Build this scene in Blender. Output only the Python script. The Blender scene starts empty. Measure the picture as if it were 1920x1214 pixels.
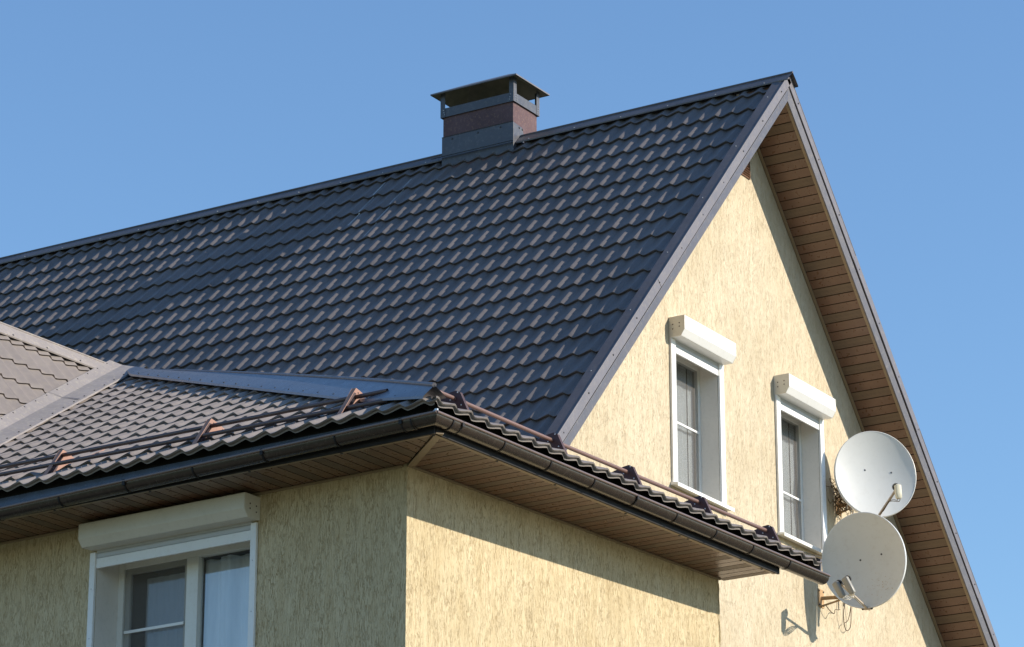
import bpy, bmesh, math, random
from mathutils import Vector, Matrix
from math import sin, cos, pi, radians, sqrt, atan2

random.seed(7)
sc = bpy.context.scene
COL = sc.collection
H = 1.65                                   # camera height above the ground; the ground is z = 0

# ------------------------------------------------------------------ camera
PITCH, YAW, FPX = radians(18.667), radians(-32.0965), 5981.2
fw = Vector((sin(YAW)*cos(PITCH), cos(YAW)*cos(PITCH), sin(PITCH)))
rt = Vector((cos(YAW), -sin(YAW), 0))
up = rt.cross(fw)
cam = bpy.data.cameras.new('camera')
camo = bpy.data.objects.new('camera', cam)
COL.objects.link(camo)
cam.sensor_width = 36
cam.lens = FPX*36/1920
cam.clip_start = .5
cam.clip_end = 3000
mw = Matrix((rt, up, -fw)).transposed().to_4x4()
mw.translation = Vector((0, 0, H))
camo.matrix_world = mw
sc.camera = camo

# ------------------------------------------------------------------ light
SUN = Vector((1, .408, .562)).normalized()
SUN_EL = math.asin(SUN.z)
SUN_ROT = atan2(SUN.x, SUN.y)
world = bpy.data.worlds.new('World')
sc.world = world
world.use_nodes = True
wn = world.node_tree
bg = wn.nodes['Background']
sky = wn.nodes.new('ShaderNodeTexSky')
sky.sky_type = 'NISHITA'
sky.sun_disc = False
sky.sun_elevation = SUN_EL
sky.sun_rotation = SUN_ROT
sky.altitude = 100
sky.air_density = 1.3
sky.dust_density = 0.2
sky.ozone_density = 6.2
wn.links.new(sky.outputs[0], bg.inputs[0])
bg.inputs[1].default_value = .15
sl = bpy.data.lights.new('sun', 'SUN')
sl.energy = 5.0
sl.angle = radians(.53)
sl.color = (1, .905, .765)
so = bpy.data.objects.new('sun', sl)
COL.objects.link(so)
so.rotation_euler = (-SUN).to_track_quat('-Z', 'Y').to_euler()
so.location = (0, 0, 60)

sc.view_settings.view_transform = 'Standard'
sc.view_settings.look = 'None'
sc.view_settings.exposure = .32
sc.view_settings.gamma = 1
sc.render.engine = 'CYCLES'
sc.cycles.max_bounces = 8
sc.cycles.transparent_max_bounces = 12

# ------------------------------------------------------------------ frames
# house frame: X along the main ridge, Y across it (camera looks towards -X +Y)
# wing frame: the lower storey is turned a little; w(x, y, z) maps it to the house frame
YE = radians(-2.13)
XA = Vector((cos(YE), sin(YE), 0))
YA = Vector((-sin(YE), cos(YE), 0))
ZA = Vector((0, 0, 1))
OE = Vector((-11.1561, 16.8495, 6.206))
def w(x, y, z): return OE + XA*x + YA*y + ZA*z
def V(x, y, z): return Vector((x, y, z))

# ------------------------------------------------------------------ materials
def new_mat(name):
    m = bpy.data.materials.new(name); m.use_nodes = True
    nt = m.node_tree
    return m, nt, nt.nodes['Principled BSDF']
def N(nt, t, **kw):
    n = nt.nodes.new(t)
    for k, v in kw.items():
        if k.startswith('i_'):
            n.inputs[int(k[2:])].default_value = v
        else: setattr(n, k, v)
    return n
def rgb(c): return (c[0], c[1], c[2], 1)
def ramp(nt, fac, stops):
    r = N(nt, 'ShaderNodeValToRGB')
    e = r.color_ramp.elements
    while len(e) < len(stops): e.new(.5)
    for i, (p, c) in enumerate(stops):
        e[i].position = p; e[i].color = rgb(c) if not isinstance(c, (int, float)) else (c, c, c, 1)
    nt.links.new(fac, r.inputs[0])
    return r
def coords(nt, scale=(1, 1, 1), rot=(0, 0, 0)):
    tc = N(nt, 'ShaderNodeTexCoord'); mp = N(nt, 'ShaderNodeMapping')
    mp.inputs['Scale'].default_value = scale
    mp.inputs['Rotation'].default_value = rot
    nt.links.new(tc.outputs['Object'], mp.inputs[0])
    return mp.outputs[0]
def noise(nt, vec, scale, detail=4, rough=.5):
    n = N(nt, 'ShaderNodeTexNoise')
    n.inputs['Scale'].default_value = scale
    n.inputs['Detail'].default_value = detail
    n.inputs['Roughness'].default_value = rough
    nt.links.new(vec, n.inputs['Vector'])
    return n.outputs[0]
def bump(nt, p, h, strength, dist):
    b = N(nt, 'ShaderNodeBump')
    b.inputs['Strength'].default_value = strength
    b.inputs['Distance'].default_value = dist
    nt.links.new(h, b.inputs['Height'])
    nt.links.new(b.outputs[0], p.inputs['Normal'])
def painted(name, col, var=.12, rough=.4, spec=.5, metallic=0, nscale=3, dirt=None, bumpy=0, coat=0):
    m, nt, p = new_mat(name)
    v = coords(nt)
    a = noise(nt, v, nscale, 5, .6)
    c0 = tuple(x*(1-var) for x in col); c1 = tuple(min(1, x*(1+var)) for x in col)
    r = ramp(nt, a, [(.3, c0), (.7, c1)])
    out = r.outputs[0]
    if dirt:
        d = noise(nt, v, nscale*9, 6, .7)
        rr = ramp(nt, d, [(.52, 0), (.72, 1)])
        mx = N(nt, 'ShaderNodeMixRGB', blend_type='MIX')
        mu = N(nt, 'ShaderNodeMath', operation='MULTIPLY'); mu.inputs[1].default_value = dirt[1]
        nt.links.new(rr.outputs[0], mu.inputs[0]); nt.links.new(mu.outputs[0], mx.inputs[0])
        nt.links.new(out, mx.inputs[1]); mx.inputs[2].default_value = rgb(dirt[0])
        out = mx.outputs[0]
    nt.links.new(out, p.inputs['Base Color'])
    rr2 = ramp(nt, noise(nt, v, nscale*5, 4), [(.3, rough*.85), (.7, min(1, rough*1.2))])
    nt.links.new(rr2.outputs[0], p.inputs['Roughness'])
    p.inputs['Specular IOR Level'].default_value = spec
    p.inputs['Metallic'].default_value = metallic
    p.inputs['Coat Weight'].default_value = coat
    if bumpy: bump(nt, p, a, .6, bumpy)
    return m
def stucco(name, c0, c1, streak, dens):
    # bark-beetle render: short vertical grooves scratched into a yellow coat
    m, nt, p = new_mat(name)
    v = coords(nt, (1, 1, .12))
    v2 = coords(nt, (1, 1, .2))
    g = noise(nt, v, 92, 3, .6)
    g2 = noise(nt, v2, 22, 3, .6)
    big = noise(nt, coords(nt), .9, 4, .6)
    mid = noise(nt, coords(nt, (1, 1, .3)), 9, 5, .65)
    groove = ramp(nt, g, [(.5-dens, 0), (.5-dens*.35, 1), (.5+dens*.35, 1), (.5+dens, 0)])
    gate = ramp(nt, g2, [(.34, .25), (.60, 1)])
    mul = N(nt, 'ShaderNodeMath', operation='MULTIPLY')
    nt.links.new(groove.outputs[0], mul.inputs[0]); nt.links.new(gate.outputs[0], mul.inputs[1])
    base = ramp(nt, mid, [(.3, c0), (.7, c1)])
    dirt = ramp(nt, big, [(.35, (.88, .87, .84)), (.7, (1, 1, 1))])
    mx0 = N(nt, 'ShaderNodeMixRGB', blend_type='MULTIPLY'); mx0.inputs[0].default_value = 1
    nt.links.new(base.outputs[0], mx0.inputs[1]); nt.links.new(dirt.outputs[0], mx0.inputs[2])
    mx = N(nt, 'ShaderNodeMixRGB')
    fac = N(nt, 'ShaderNodeMath', operation='MULTIPLY'); fac.inputs[1].default_value = streak
    nt.links.new(mul.outputs[0], fac.inputs[0])
    nt.links.new(fac.outputs[0], mx.inputs[0]); nt.links.new(mx0.outputs[0], mx.inputs[1])
    mx.inputs[2].default_value = (.34, .225, .105, 1)
    nt.links.new(mx.outputs[0], p.inputs['Base Color'])
    p.inputs['Roughness'].default_value = .9
    p.inputs['Specular IOR Level'].default_value = .15
    sub = N(nt, 'ShaderNodeMath', operation='SUBTRACT')
    fine = noise(nt, coords(nt), 260, 2)
    f2 = N(nt, 'ShaderNodeMath', operation='MULTIPLY'); f2.inputs[1].default_value = .35
    nt.links.new(fine, f2.inputs[0])
    nt.links.new(f2.outputs[0], sub.inputs[0]); nt.links.new(mul.outputs[0], sub.inputs[1])
    bump(nt, p, sub.outputs[0], .8, .004)
    return m
def perforated(name, col):
    m, nt, p = new_mat(name)
    v = coords(nt)
    a = noise(nt, v, 4, 4)
    r = ramp(nt, a, [(.3, tuple(x*.85 for x in col)), (.7, tuple(x*1.1 for x in col))])
    vo = N(nt, 'ShaderNodeTexVoronoi'); vo.inputs['Scale'].default_value = 95
    vo.inputs['Randomness'].default_value = .0
    nt.links.new(coords(nt, (1, 1, 1), (0, 0, radians(45))), vo.inputs['Vector'])
    rr = ramp(nt, vo.outputs['Distance'], [(.22, .25), (.34, 1)])
    mx = N(nt, 'ShaderNodeMixRGB', blend_type='MULTIPLY'); mx.inputs[0].default_value = 1
    nt.links.new(r.outputs[0], mx.inputs[1]); nt.links.new(rr.outputs[0], mx.inputs[2])
    nt.links.new(mx.outputs[0], p.inputs['Base Color'])
    p.inputs['Roughness'].default_value = .5
    return m
def tile_metal(name, col, rough, dust, spec=.5, grime=.25):
    m, nt, p = new_mat(name)
    v = coords(nt)
    a = noise(nt, v, .8, 5, .6)
    b = noise(nt, v, 14, 5, .65)
    c = noise(nt, v, 120, 2, .5)
    r = ramp(nt, a, [(.3, tuple(x*.86 for x in col)), (.7, tuple(x*1.12 for x in col))])
    rb = ramp(nt, b, [(.45, 0), (.8, 1)])
    mu = N(nt, 'ShaderNodeMath', operation='MULTIPLY'); mu.inputs[1].default_value = grime
    nt.links.new(rb.outputs[0], mu.inputs[0])
    mx = N(nt, 'ShaderNodeMixRGB'); nt.links.new(mu.outputs[0], mx.inputs[0])
    nt.links.new(r.outputs[0], mx.inputs[1]); mx.inputs[2].default_value = rgb(dust)
    nt.links.new(mx.outputs[0], p.inputs['Base Color'])
    rr = ramp(nt, b, [(.3, rough*.85), (.75, min(1, rough*1.25))])
    nt.links.new(rr.outputs[0], p.inputs['Roughness'])
    p.inputs['Specular IOR Level'].default_value = spec
    bump(nt, p, c, .12, .001)
    return m
def glass(name, tint=(.75, .8, .82), refl=.35):
    m, nt, p = new_mat(name)
    nt.nodes.remove(p)
    out = nt.nodes['Material Output']
    tr = N(nt, 'ShaderNodeBsdfTransparent'); tr.inputs[0].default_value = rgb(tint)
    gl = N(nt, 'ShaderNodeBsdfGlossy'); gl.inputs['Roughness'].default_value = .015
    fr = N(nt, 'ShaderNodeFresnel'); fr.inputs[0].default_value = 1.5
    ma = N(nt, 'ShaderNodeMath', operation='ADD'); ma.inputs[1].default_value = refl
    ma.use_clamp = True
    v = coords(nt)
    bp = N(nt, 'ShaderNodeBump'); bp.inputs['Strength'].default_value = .05; bp.inputs['Distance'].default_value = .02
    nt.links.new(noise(nt, v, 2.2, 2), bp.inputs['Height']); nt.links.new(bp.outputs[0], gl.inputs['Normal'])
    mix = N(nt, 'ShaderNodeMixShader')
    nt.links.new(fr.outputs[0], ma.inputs[0]); nt.links.new(ma.outputs[0], mix.inputs[0])
    nt.links.new(tr.outputs[0], mix.inputs[1]); nt.links.new(gl.outputs[0], mix.inputs[2])
    nt.links.new(mix.outputs[0], out.inputs[0])
    return m
def net_mat(name, col, alpha):
    m, nt, p = new_mat(name)
    p.inputs['Base Color'].default_value = rgb(col)
    p.inputs['Roughness'].default_value = .8
    p.inputs['Alpha'].default_value = alpha
    return m
def curtain_mat():
    m, nt, p = new_mat('curtain_cloth')
    v = coords(nt, (1, 1, .15))
    r = ramp(nt, noise(nt, v, 22, 4), [(.3, (.78, .80, .82)), (.7, (.9, .91, .92))])
    nt.links.new(r.outputs[0], p.inputs['Base Color'])
    p.inputs['Roughness'].default_value = .9
    p.inputs['Subsurface Weight'].default_value = 0
    return m

M = {}
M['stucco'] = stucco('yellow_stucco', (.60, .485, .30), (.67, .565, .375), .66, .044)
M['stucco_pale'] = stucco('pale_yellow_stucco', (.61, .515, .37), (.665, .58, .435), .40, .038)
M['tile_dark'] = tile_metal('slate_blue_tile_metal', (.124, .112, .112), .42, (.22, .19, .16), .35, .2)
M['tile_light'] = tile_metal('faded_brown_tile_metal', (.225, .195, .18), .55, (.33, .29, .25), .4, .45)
M['tile_cross'] = tile_metal('taupe_tile_metal', (.20, .172, .158), .55, (.27, .235, .2), .4, .5)
M['trim_dark'] = painted('dark_trim_metal', (.095, .085, .09), .12, .4, .5, dirt=((.2, .18, .15), .3))
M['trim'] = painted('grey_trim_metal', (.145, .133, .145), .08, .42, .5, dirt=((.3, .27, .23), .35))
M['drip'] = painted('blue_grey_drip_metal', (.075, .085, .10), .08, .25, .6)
M['bead'] = painted('sunlit_brown_gutter_bead', (.15, .105, .09), .1, .3, .6)  # lighter than the gutter: sun on the lip is put into the colour
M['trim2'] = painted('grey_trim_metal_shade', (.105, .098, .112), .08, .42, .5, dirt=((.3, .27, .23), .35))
M['trim_pale'] = painted('pale_weathered_trim_metal', (.265, .235, .222), .1, .5, .45, dirt=((.5, .45, .33), .6))
M['hip_cap'] = painted('hip_cap_metal', (.125, .14, .175), .08, .3, .6, dirt=((.3, .28, .25), .3))
M['gutter'] = painted('brown_gutter_metal', (.034, .023, .018), .12, .24, .6, dirt=((.12, .10, .08), .3))
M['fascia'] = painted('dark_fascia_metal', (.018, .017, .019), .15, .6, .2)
M['plank'] = painted('brown_soffit_vinyl', (.15, .078, .048), .12, .3, .5, nscale=5)
M['perf'] = perforated('perforated_brown_soffit_vinyl', (.155, .10, .062))
M['groove'] = painted('soffit_groove_vinyl', (.05, .03, .02), .1, .8, .2)
M['plank_trim'] = painted('soffit_edge_trim_vinyl', (.27, .20, .125), .1, .4, .4)
M['white'] = painted('white_painted_metal', (.80, .80, .785), .03, .35, .5, dirt=((.55, .52, .45), .25))
M['cream'] = painted('cream_shutter_box_metal', (.66, .63, .55), .04, .4, .5, dirt=((.45, .42, .34), .3))
M['slat'] = painted('grey_slat_metal', (.48, .50, .52), .04, .4, .5)
M['pvc'] = painted('white_window_plastic', (.74, .73, .68), .04, .35, .5, dirt=((.5, .45, .35), .25))
M['reveal'] = painted('white_reveal_plaster', (.70, .665, .61), .05, .6, .3, dirt=((.5, .48, .42), .35))
M['glass'] = glass('window_glass', (.72, .76, .78), .05)
M['glass_sky'] = glass('sky_reflecting_window_glass', (.93, .95, .96), .15)
M['net'] = net_mat('insect_net', (.16, .15, .14), .42)
M['curtain'] = curtain_mat()
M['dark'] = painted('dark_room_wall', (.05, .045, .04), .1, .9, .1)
M['chimney'] = painted('maroon_chimney_render', (.115, .075, .082), .16, .85, .2, nscale=4, dirt=((.36, .23, .16), .4), bumpy=.01)
M['cowl'] = painted('grey_cowl_metal', (.06, .063, .078), .1, .4, .55, dirt=((.35, .33, .3), .2))
M['cowl_in'] = painted('tarnished_cowl_underside', (.16, .15, .115), .25, .6, .3, nscale=6)
M['rail'] = painted('dark_brown_rail_paint', (.09, .055, .05), .12, .35, .5)
M['rail_red'] = painted('faded_red_brown_rail_paint', (.165, .095, .08), .1, .45, .45)
M['bracket'] = painted('salmon_primer_bracket', (.34, .185, .135), .1, .55, .4, dirt=((.25, .12, .09), .4))
M['bracket_dark'] = painted('dark_red_bracket', (.06, .03, .032), .15, .5, .4)
M['screw'] = painted('dark_screw_head', (.03, .03, .035), .1, .4, .6)
M['zinc'] = painted('bright_screw_head', (.6, .6, .6), .1, .35, .6, metallic=.6)
M['dish'] = painted('pale_grey_dish_paint', (.64, .645, .63), .03, .38, .5, nscale=2, dirt=((.45, .42, .36), .15))
M['dish_beige'] = painted('beige_grey_dish_paint', (.60, .595, .56), .03, .42, .5, nscale=2, dirt=((.35, .28, .2), .2))
M['lnb'] = painted('cream_plastic', (.66, .62, .48), .05, .45, .5)
M['lnb_grey'] = painted('grey_plastic', (.27, .26, .23), .05, .45, .5)
M['lnb_black'] = painted('black_plastic', (.02, .02, .02), .05, .4, .5)
M['arm'] = painted('weathered_arm_metal', (.42, .35, .27), .15, .5, .5, dirt=((.3, .15, .07), .5))
M['rust'] = painted('rusty_bracket_metal', (.45, .29, .15), .25, .7, .3, nscale=14, dirt=((.2, .09, .04), .7))
M['cable'] = painted('weathered_white_cable', (.55, .52, .45), .2, .6, .3)
M['cable_dark'] = painted('brown_cable', (.12, .08, .05), .3, .7, .2)
M['twig'] = painted('dry_brown_fibre', (.13, .085, .045), .4, .9, .1, nscale=20)
M['streak'] = painted('white_drip', (.62, .66, .72), .1, .6, .3)

# ------------------------------------------------------------------ mesh helpers
class MB:
    """collects shapes in world coordinates (camera-height zero) and links them as one mesh object"""
    def __init__(s): s.v = []; s.f = []; s.m = []; s.mi = 0
    def quad(s, *p):
        i = len(s.v); s.v += [Vector(q) for q in p]; s.f.append(tuple(range(i, i+len(p)))); s.m.append(s.mi)
    def box(s, o, a, b, c, bev=0):
        """box from corner o with edge vectors a, b, c"""
        o, a, b, c = Vector(o), Vector(a), Vector(b), Vector(c)
        if a.cross(b).dot(c) < 0: a, b = b, a
        P = [o, o+a, o+a+b, o+b, o+c, o+a+c, o+a+b+c, o+b+c]
        i = len(s.v); s.v += P
        for f in ((0,3,2,1), (4,5,6,7), (0,1,5,4), (1,2,6,5), (2,3,7,6), (3,0,4,7)):
            s.f.append(tuple(i+k for k in f)); s.m.append(s.mi)
    def prism(s, prof, d, caps=True):
        """closed outline (list of points) extruded along vector d"""
        n = len(prof); i = len(s.v); d = Vector(d)
        s.v += [Vector(p) for p in prof]+[Vector(p)+d for p in prof]
        for k in range(n):
            s.f.append((i+k, i+(k+1)%n, i+n+(k+1)%n, i+n+k)); s.m.append(s.mi)
        if caps:
            s.f.append(tuple(i+k for k in range(n-1, -1, -1))); s.m.append(s.mi)
            s.f.append(tuple(i+n+k for k in range(n))); s.m.append(s.mi)
    def tube(s, pts, r, seg=10, caps=True):
        pts = [Vector(p) for p in pts]; i0 = len(s.v); n = len(pts)
        rr = r if isinstance(r, (list, tuple)) else [r]*n
        prev = None
        for k, p in enumerate(pts):
            t = ((pts[min(k+1, n-1)]-pts[max(k-1, 0)])).normalized()
            if prev is None:
                a = t.orthogonal().normalized()
            else:
                a = (prev-t*prev.dot(t)).normalized()
            prev = a; b = t.cross(a)
            for j in range(seg):
                an = 2*pi*j/seg
                s.v.append(p+(a*cos(an)+b*sin(an))*rr[k])
        for k in range(n-1):
            for j in range(seg):
                A = i0+k*seg+j; B = i0+k*seg+(j+1)%seg
                s.f.append((A, B, B+seg, A+seg)); s.m.append(s.mi)
        if caps:
            s.f.append(tuple(i0+j for j in range(seg-1, -1, -1))); s.m.append(s.mi)
            s.f.append(tuple(i0+(n-1)*seg+j for j in range(seg))); s.m.append(s.mi)
    def screw(s, p, n, r=.008, h=.006):
        n = Vector(n).normalized()
        s.tube([Vector(p)-n*.002, Vector(p)+n*h*.6, Vector(p)+n*h], [r*1.25, r*1.1, r*.7], 7)
    def strip(s, rows):
        """rows of points, equal length, joined by quads"""
        i = len(s.v); n = len(rows[0])
        for r in rows: s.v += [Vector(q) for q in r]
        for a in range(len(rows)-1):
            for b in range(n-1):
                k = i+a*n+b
                s.f.append((k, k+1, k+n+1, k+n)); s.m.append(s.mi)
    def build(s, name, mats, parent=None, smooth=None, bevel=0):
        if not isinstance(mats, (list, tuple)): mats = [mats]
        me = bpy.data.meshes.new(name)
        off = Vector((0, 0, H))
        if parent is not None:
            off = off-base(parent)
        me.from_pydata([tuple(q+off) for q in s.v], [], s.f)
        for m in mats: me.materials.append(m)
        for p, mi in zip(me.polygons, s.m): p.material_index = mi
        bm = bmesh.new(); bm.from_mesh(me)
        bmesh.ops.remove_doubles(bm, verts=bm.verts, dist=1e-5)
        if smooth:
            for f in bm.faces: f.smooth = True
            for e in bm.edges:
                if len(e.link_faces) != 2 or e.calc_face_angle(0) > radians(smooth): e.smooth = False
        bm.to_mesh(me); bm.free()
        o = bpy.data.objects.new(name, me); COL.objects.link(o)
        if parent is not None: o.parent = parent
        if bevel:
            b = o.modifiers.new('bevel', 'BEVEL'); b.width = bevel; b.segments = 2; b.limit_method = 'ANGLE'
            b.angle_limit = radians(35)
        return o
SCREW_MESH = {}
def screws(parent, pts, r, h, mat, name='screw'):
    """one small object per screw, all sharing one mesh"""
    key = (round(r, 4), round(h, 4), mat)
    if key not in SCREW_MESH:
        t = MB(); t.tube([(0, 0, -.002), (0, 0, h*.6), (0, 0, h)], [r*1.25, r*1.1, r*.7], 8)
        me = bpy.data.meshes.new('screw'); me.from_pydata([tuple(q) for q in t.v], [], t.f); me.materials.append(M[mat])
        SCREW_MESH[key] = me
    for p, n in pts:
        o = bpy.data.objects.new(name, SCREW_MESH[key]); COL.objects.link(o); o.parent = parent
        o.rotation_mode = 'QUATERNION'; o.rotation_quaternion = Vector(n).to_track_quat('Z', 'Y')
        o.location = Vector(p)+Vector((0, 0, H))-base(parent)
ROOT = {}
def base(o):
    while o.parent: o = o.parent
    return ROOT.get(o.name, Vector((0, 0, 0)))
def thing(name, label, cat, loc, group=None):
    o = bpy.data.objects.new(name, None); COL.objects.link(o)
    o.empty_display_size = .3
    p = Vector(loc)+Vector((0, 0, H)); o.location = p; ROOT[o.name] = p
    o['label'] = label; o['category'] = cat
    if group: o['group'] = group
    return o

# ------------------------------------------------------------------ ground
def ground_mat():
    m, nt, p = new_mat('ground_cover')
    v = coords(nt)
    a = noise(nt, v, .06, 5, .6); b = noise(nt, v, 3, 6, .7)
    r1 = ramp(nt, b, [(.3, (.06, .085, .03)), (.7, (.13, .15, .06))])
    r2 = ramp(nt, b, [(.3, (.11, .10, .07)), (.7, (.16, .145, .105))])
    # paved yard round the house, grass beyond
    tc = N(nt, 'ShaderNodeTexCoord'); vl = N(nt, 'ShaderNodeVectorMath', operation='DISTANCE')
    nt.links.new(tc.outputs['Object'], vl.inputs[0]); vl.inputs[1].default_value = (-14, 22, 0)
    rr = ramp(nt, vl.outputs['Value'], [(0, 0), (1, 1)])
    mp = N(nt, 'ShaderNodeMapRange'); mp.inputs[1].default_value = 20; mp.inputs[2].default_value = 24
    nt.links.new(vl.outputs['Value'], mp.inputs[0])
    mx = N(nt, 'ShaderNodeMixRGB'); nt.links.new(mp.outputs[0], mx.inputs[0])
    nt.links.new(r2.outputs[0], mx.inputs[1]); nt.links.new(r1.outputs[0], mx.inputs[2])
    nt.links.new(mx.outputs[0], p.inputs['Base Color'])
    p.inputs['Roughness'].default_value = .9
    return m
g = MB(); R = 900
g.quad((-R, -R, -H), (R, -R, -H), (R, R, -H), (-R, R, -H))
go = g.build('ground', ground_mat()); go['kind'] = 'structure'

# ------------------------------------------------------------------ house
house = thing('house', 'yellow rendered house with dark tiled gable roof and a lower hipped wing', 'house', (-14, 22, -H))

TM = math.tan(radians(47.5))
RY, RZ = 26.2, 12.44                       # ridge line of the main roof surface
XV = -13.19                                # outer face of the verge
XW = -13.72                                # gable wall plane
US = (0, .028, .06, .10, .145, .19, .225, .27, .34, .43, .53, .63, .73, .82, .90, .96)
def wave(u):
    """profile of a stamped metal tile across one wave, 0..1: crest at u = 0, a steep flank on the
    +u side, then a broad trough that climbs back to the next crest"""
    u = u % 1
    if u < .25:
        q = u/.25
        return .96*(.4*(1-q)+.6*(.5+.5*cos(pi*q)))
    q = (u-.25)/.75
    return .955*(.42*q**1.75+.58*(.5-.5*cos(pi*q)))

def tile_sheet(name, mat, origin, R_, U, N_, u0, u1, v0, v1, planes, parent, pitch=.18333, course=.35, amp=.027, step=.016, phase=0, vphase=0, seed=1, jitter=.0012, eave=False):
    """R_ right, U uphill, N_ normal; u along R_, v uphill from origin; crest where (u-phase) is a multiple of the pitch"""
    rnd = random.Random(seed)
    us = []
    k = math.floor((u0-phase)/pitch)
    while phase+k*pitch < u1:
        for j in US:
            us.append(phase+(k+j)*pitch)
        k += 1
    vs = []
    k = math.floor((v0-vphase)/course) if not eave else math.ceil((v0-vphase)/course)
    if eave: vs.append((vphase+k*course+.002, -.010, .9))
    while vphase+k*course < v1:
        b = vphase+k*course
        vs += [(b+.003, .0, 1), (b-.009, step*.5, 1), (b-.010, step*1.02, 1), (b-.004, step*1.12, 1), (b+.05, step*.9, 1), (b+course*.45, step*.5, .99), (b+course*.8, step*.13, .985), (b+course*.998, -.0012, .98)]
        k += 1
    ph = [rnd.uniform(0, 6.28) for _ in range(8)]
    bm = bmesh.new()
    grid = []
    for (v, dz, am) in vs:
        row = []
        for u in us:
            q = wave((u-phase)/pitch)
            wob = jitter*(sin(u*1.9+ph[0]+v*.6)+sin(v*2.3+ph[1]+u*.3)+.7*sin(u*7.1+v*5.3+ph[2])+.6*sin(u*13.7-v*9.1+ph[3]))
            # lower lip dips slightly in the troughs
            lap = .0022 if math.floor((u-phase)/(pitch*6)) % 2 else 0
            dent = .003*max(0, sin(u*2.7+ph[4])*sin(v*3.9+ph[5])-.72)+.0025*max(0, sin(u*5.3+ph[6])*sin(v*6.1+ph[7])-.8)*4
            z = amp*am*q+dz+wob+lap-(dent if 0 < v-v0 else 0)
            row.append(bm.verts.new(origin+R_*u+U*(v-(.004*(1-q) if dz > step*.95 else 0))+N_*z))
        grid.append(row)
    for a in range(len(grid)-1):
        A, B = grid[a], grid[a+1]
        for b in range(len(us)-1):
            f = bm.faces.new((A[b], A[b+1], B[b+1], B[b])); f.smooth = True
    for (pc, pn) in planes:                # keep the side the normal points away from
        bmesh.ops.bisect_plane(bm, geom=bm.verts[:]+bm.edges[:]+bm.faces[:], plane_co=pc, plane_no=pn, clear_outer=True, dist=1e-6)
    for e in bm.edges:
        if len(e.link_faces) == 2 and e.calc_face_angle(0) > radians(34): e.smooth = False
    off = Vector((0, 0, H))-base(parent)
    for v in bm.verts: v.co += off
    me = bpy.data.meshes.new(name); bm.to_mesh(me); bm.free()
    me.materials.append(mat)
    o = bpy.data.objects.new(name, me); COL.objects.link(o); o.parent = parent
    return o

# ---- main roof, camera side
cM, sM = cos(radians(47.5)), sin(radians(47.5))
U1 = V(0, cM, sM); N1 = V(0, -sM, cM); R1 = V(1, 0, 0)
O1 = V(0, RY, RZ)-N1*.03                    # trough surface
anchor = V(-13.448, 23.461, 9.4387)
ua = anchor.x; va = (anchor-O1).dot(U1)
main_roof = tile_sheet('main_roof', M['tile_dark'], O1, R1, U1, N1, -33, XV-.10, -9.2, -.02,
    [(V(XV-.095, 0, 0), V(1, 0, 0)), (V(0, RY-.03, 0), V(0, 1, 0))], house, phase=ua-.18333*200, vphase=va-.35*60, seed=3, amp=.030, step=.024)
# far slope: same sheet mirrored
U2 = V(0, -cM, sM); N2 = V(0, sM, cM); R2 = V(-1, 0, 0); O2 = V(0, RY, RZ)-N2*.03
tile_sheet('far_roof_slope', M['tile_dark'], O2, R2, U2, N2, -(XV-.10), 33, -8.2, -.02,
    [(V(XV-.095, 0, 0), V(1, 0, 0)), (V(0, RY+.03, 0), V(0, -1, 0))], house, vphase=-.1, seed=4)

# ---- ridge cap of the main roof
def ridge_cap(name, p0, p1, right, slope_n_a, down_a, slope_n_b, down_b, wa, wb, mat, parent, rise=.044, bead=.012, edge=.040, lens=2.0, fixings=True, seed=1):
    rnd = random.Random(seed)
    mb = MB(); d = (p1-p0); L = d.length; d.normalize(); x = 0

    while x < L-.01:
        x1 = min(L, x+lens); k = rnd.uniform(0, .004)
        for (dn, nn, ww) in ((down_a, slope_n_a, wa), (down_b, slope_n_b, wb)):
            for xa, xb, lift in ((x-.05 if x > 0 else x, x1, k),):
                rows = []
                for q in (xa, xb):
                    c = p0+d*q
                    top = c+ZA*(rise+lift+(.004 if q == xa else 0))
                    e1 = c+dn*ww+nn*(edge+lift)
                    e2 = e1+dn*.008-nn*.010
                    rows.append([top, (top+e1)/2+nn*.002, e1, e2])
                mb.strip(rows)
        x = x1
    mb.tube([p0+ZA*(rise+.006), p1+ZA*(rise+.006)], bead, 10)
    o = mb.build(name, mat, parent, smooth=30)
    if fixings:
        x = .15
        while x < L-.05:
            screws(o, [(p0+d*x+down_a*(wa-.025)+slope_n_a*(edge+.002), slope_n_a)], .0045, .005, 'zinc')
            x += .55
    return o
rc = ridge_cap('ridge_cap', V(-33, RY, RZ), V(-16.98, RY, RZ), None, N1, -U1, N2, -U2, .118, .118, M['trim_dark'], house, seed=5)
rc = ridge_cap('ridge_cap', V(-16.32, RY, RZ), V(XV+.045, RY, RZ), None, N1, -U1, N2, -U2, .118, .118, M['trim_dark'], house, seed=6)

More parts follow.
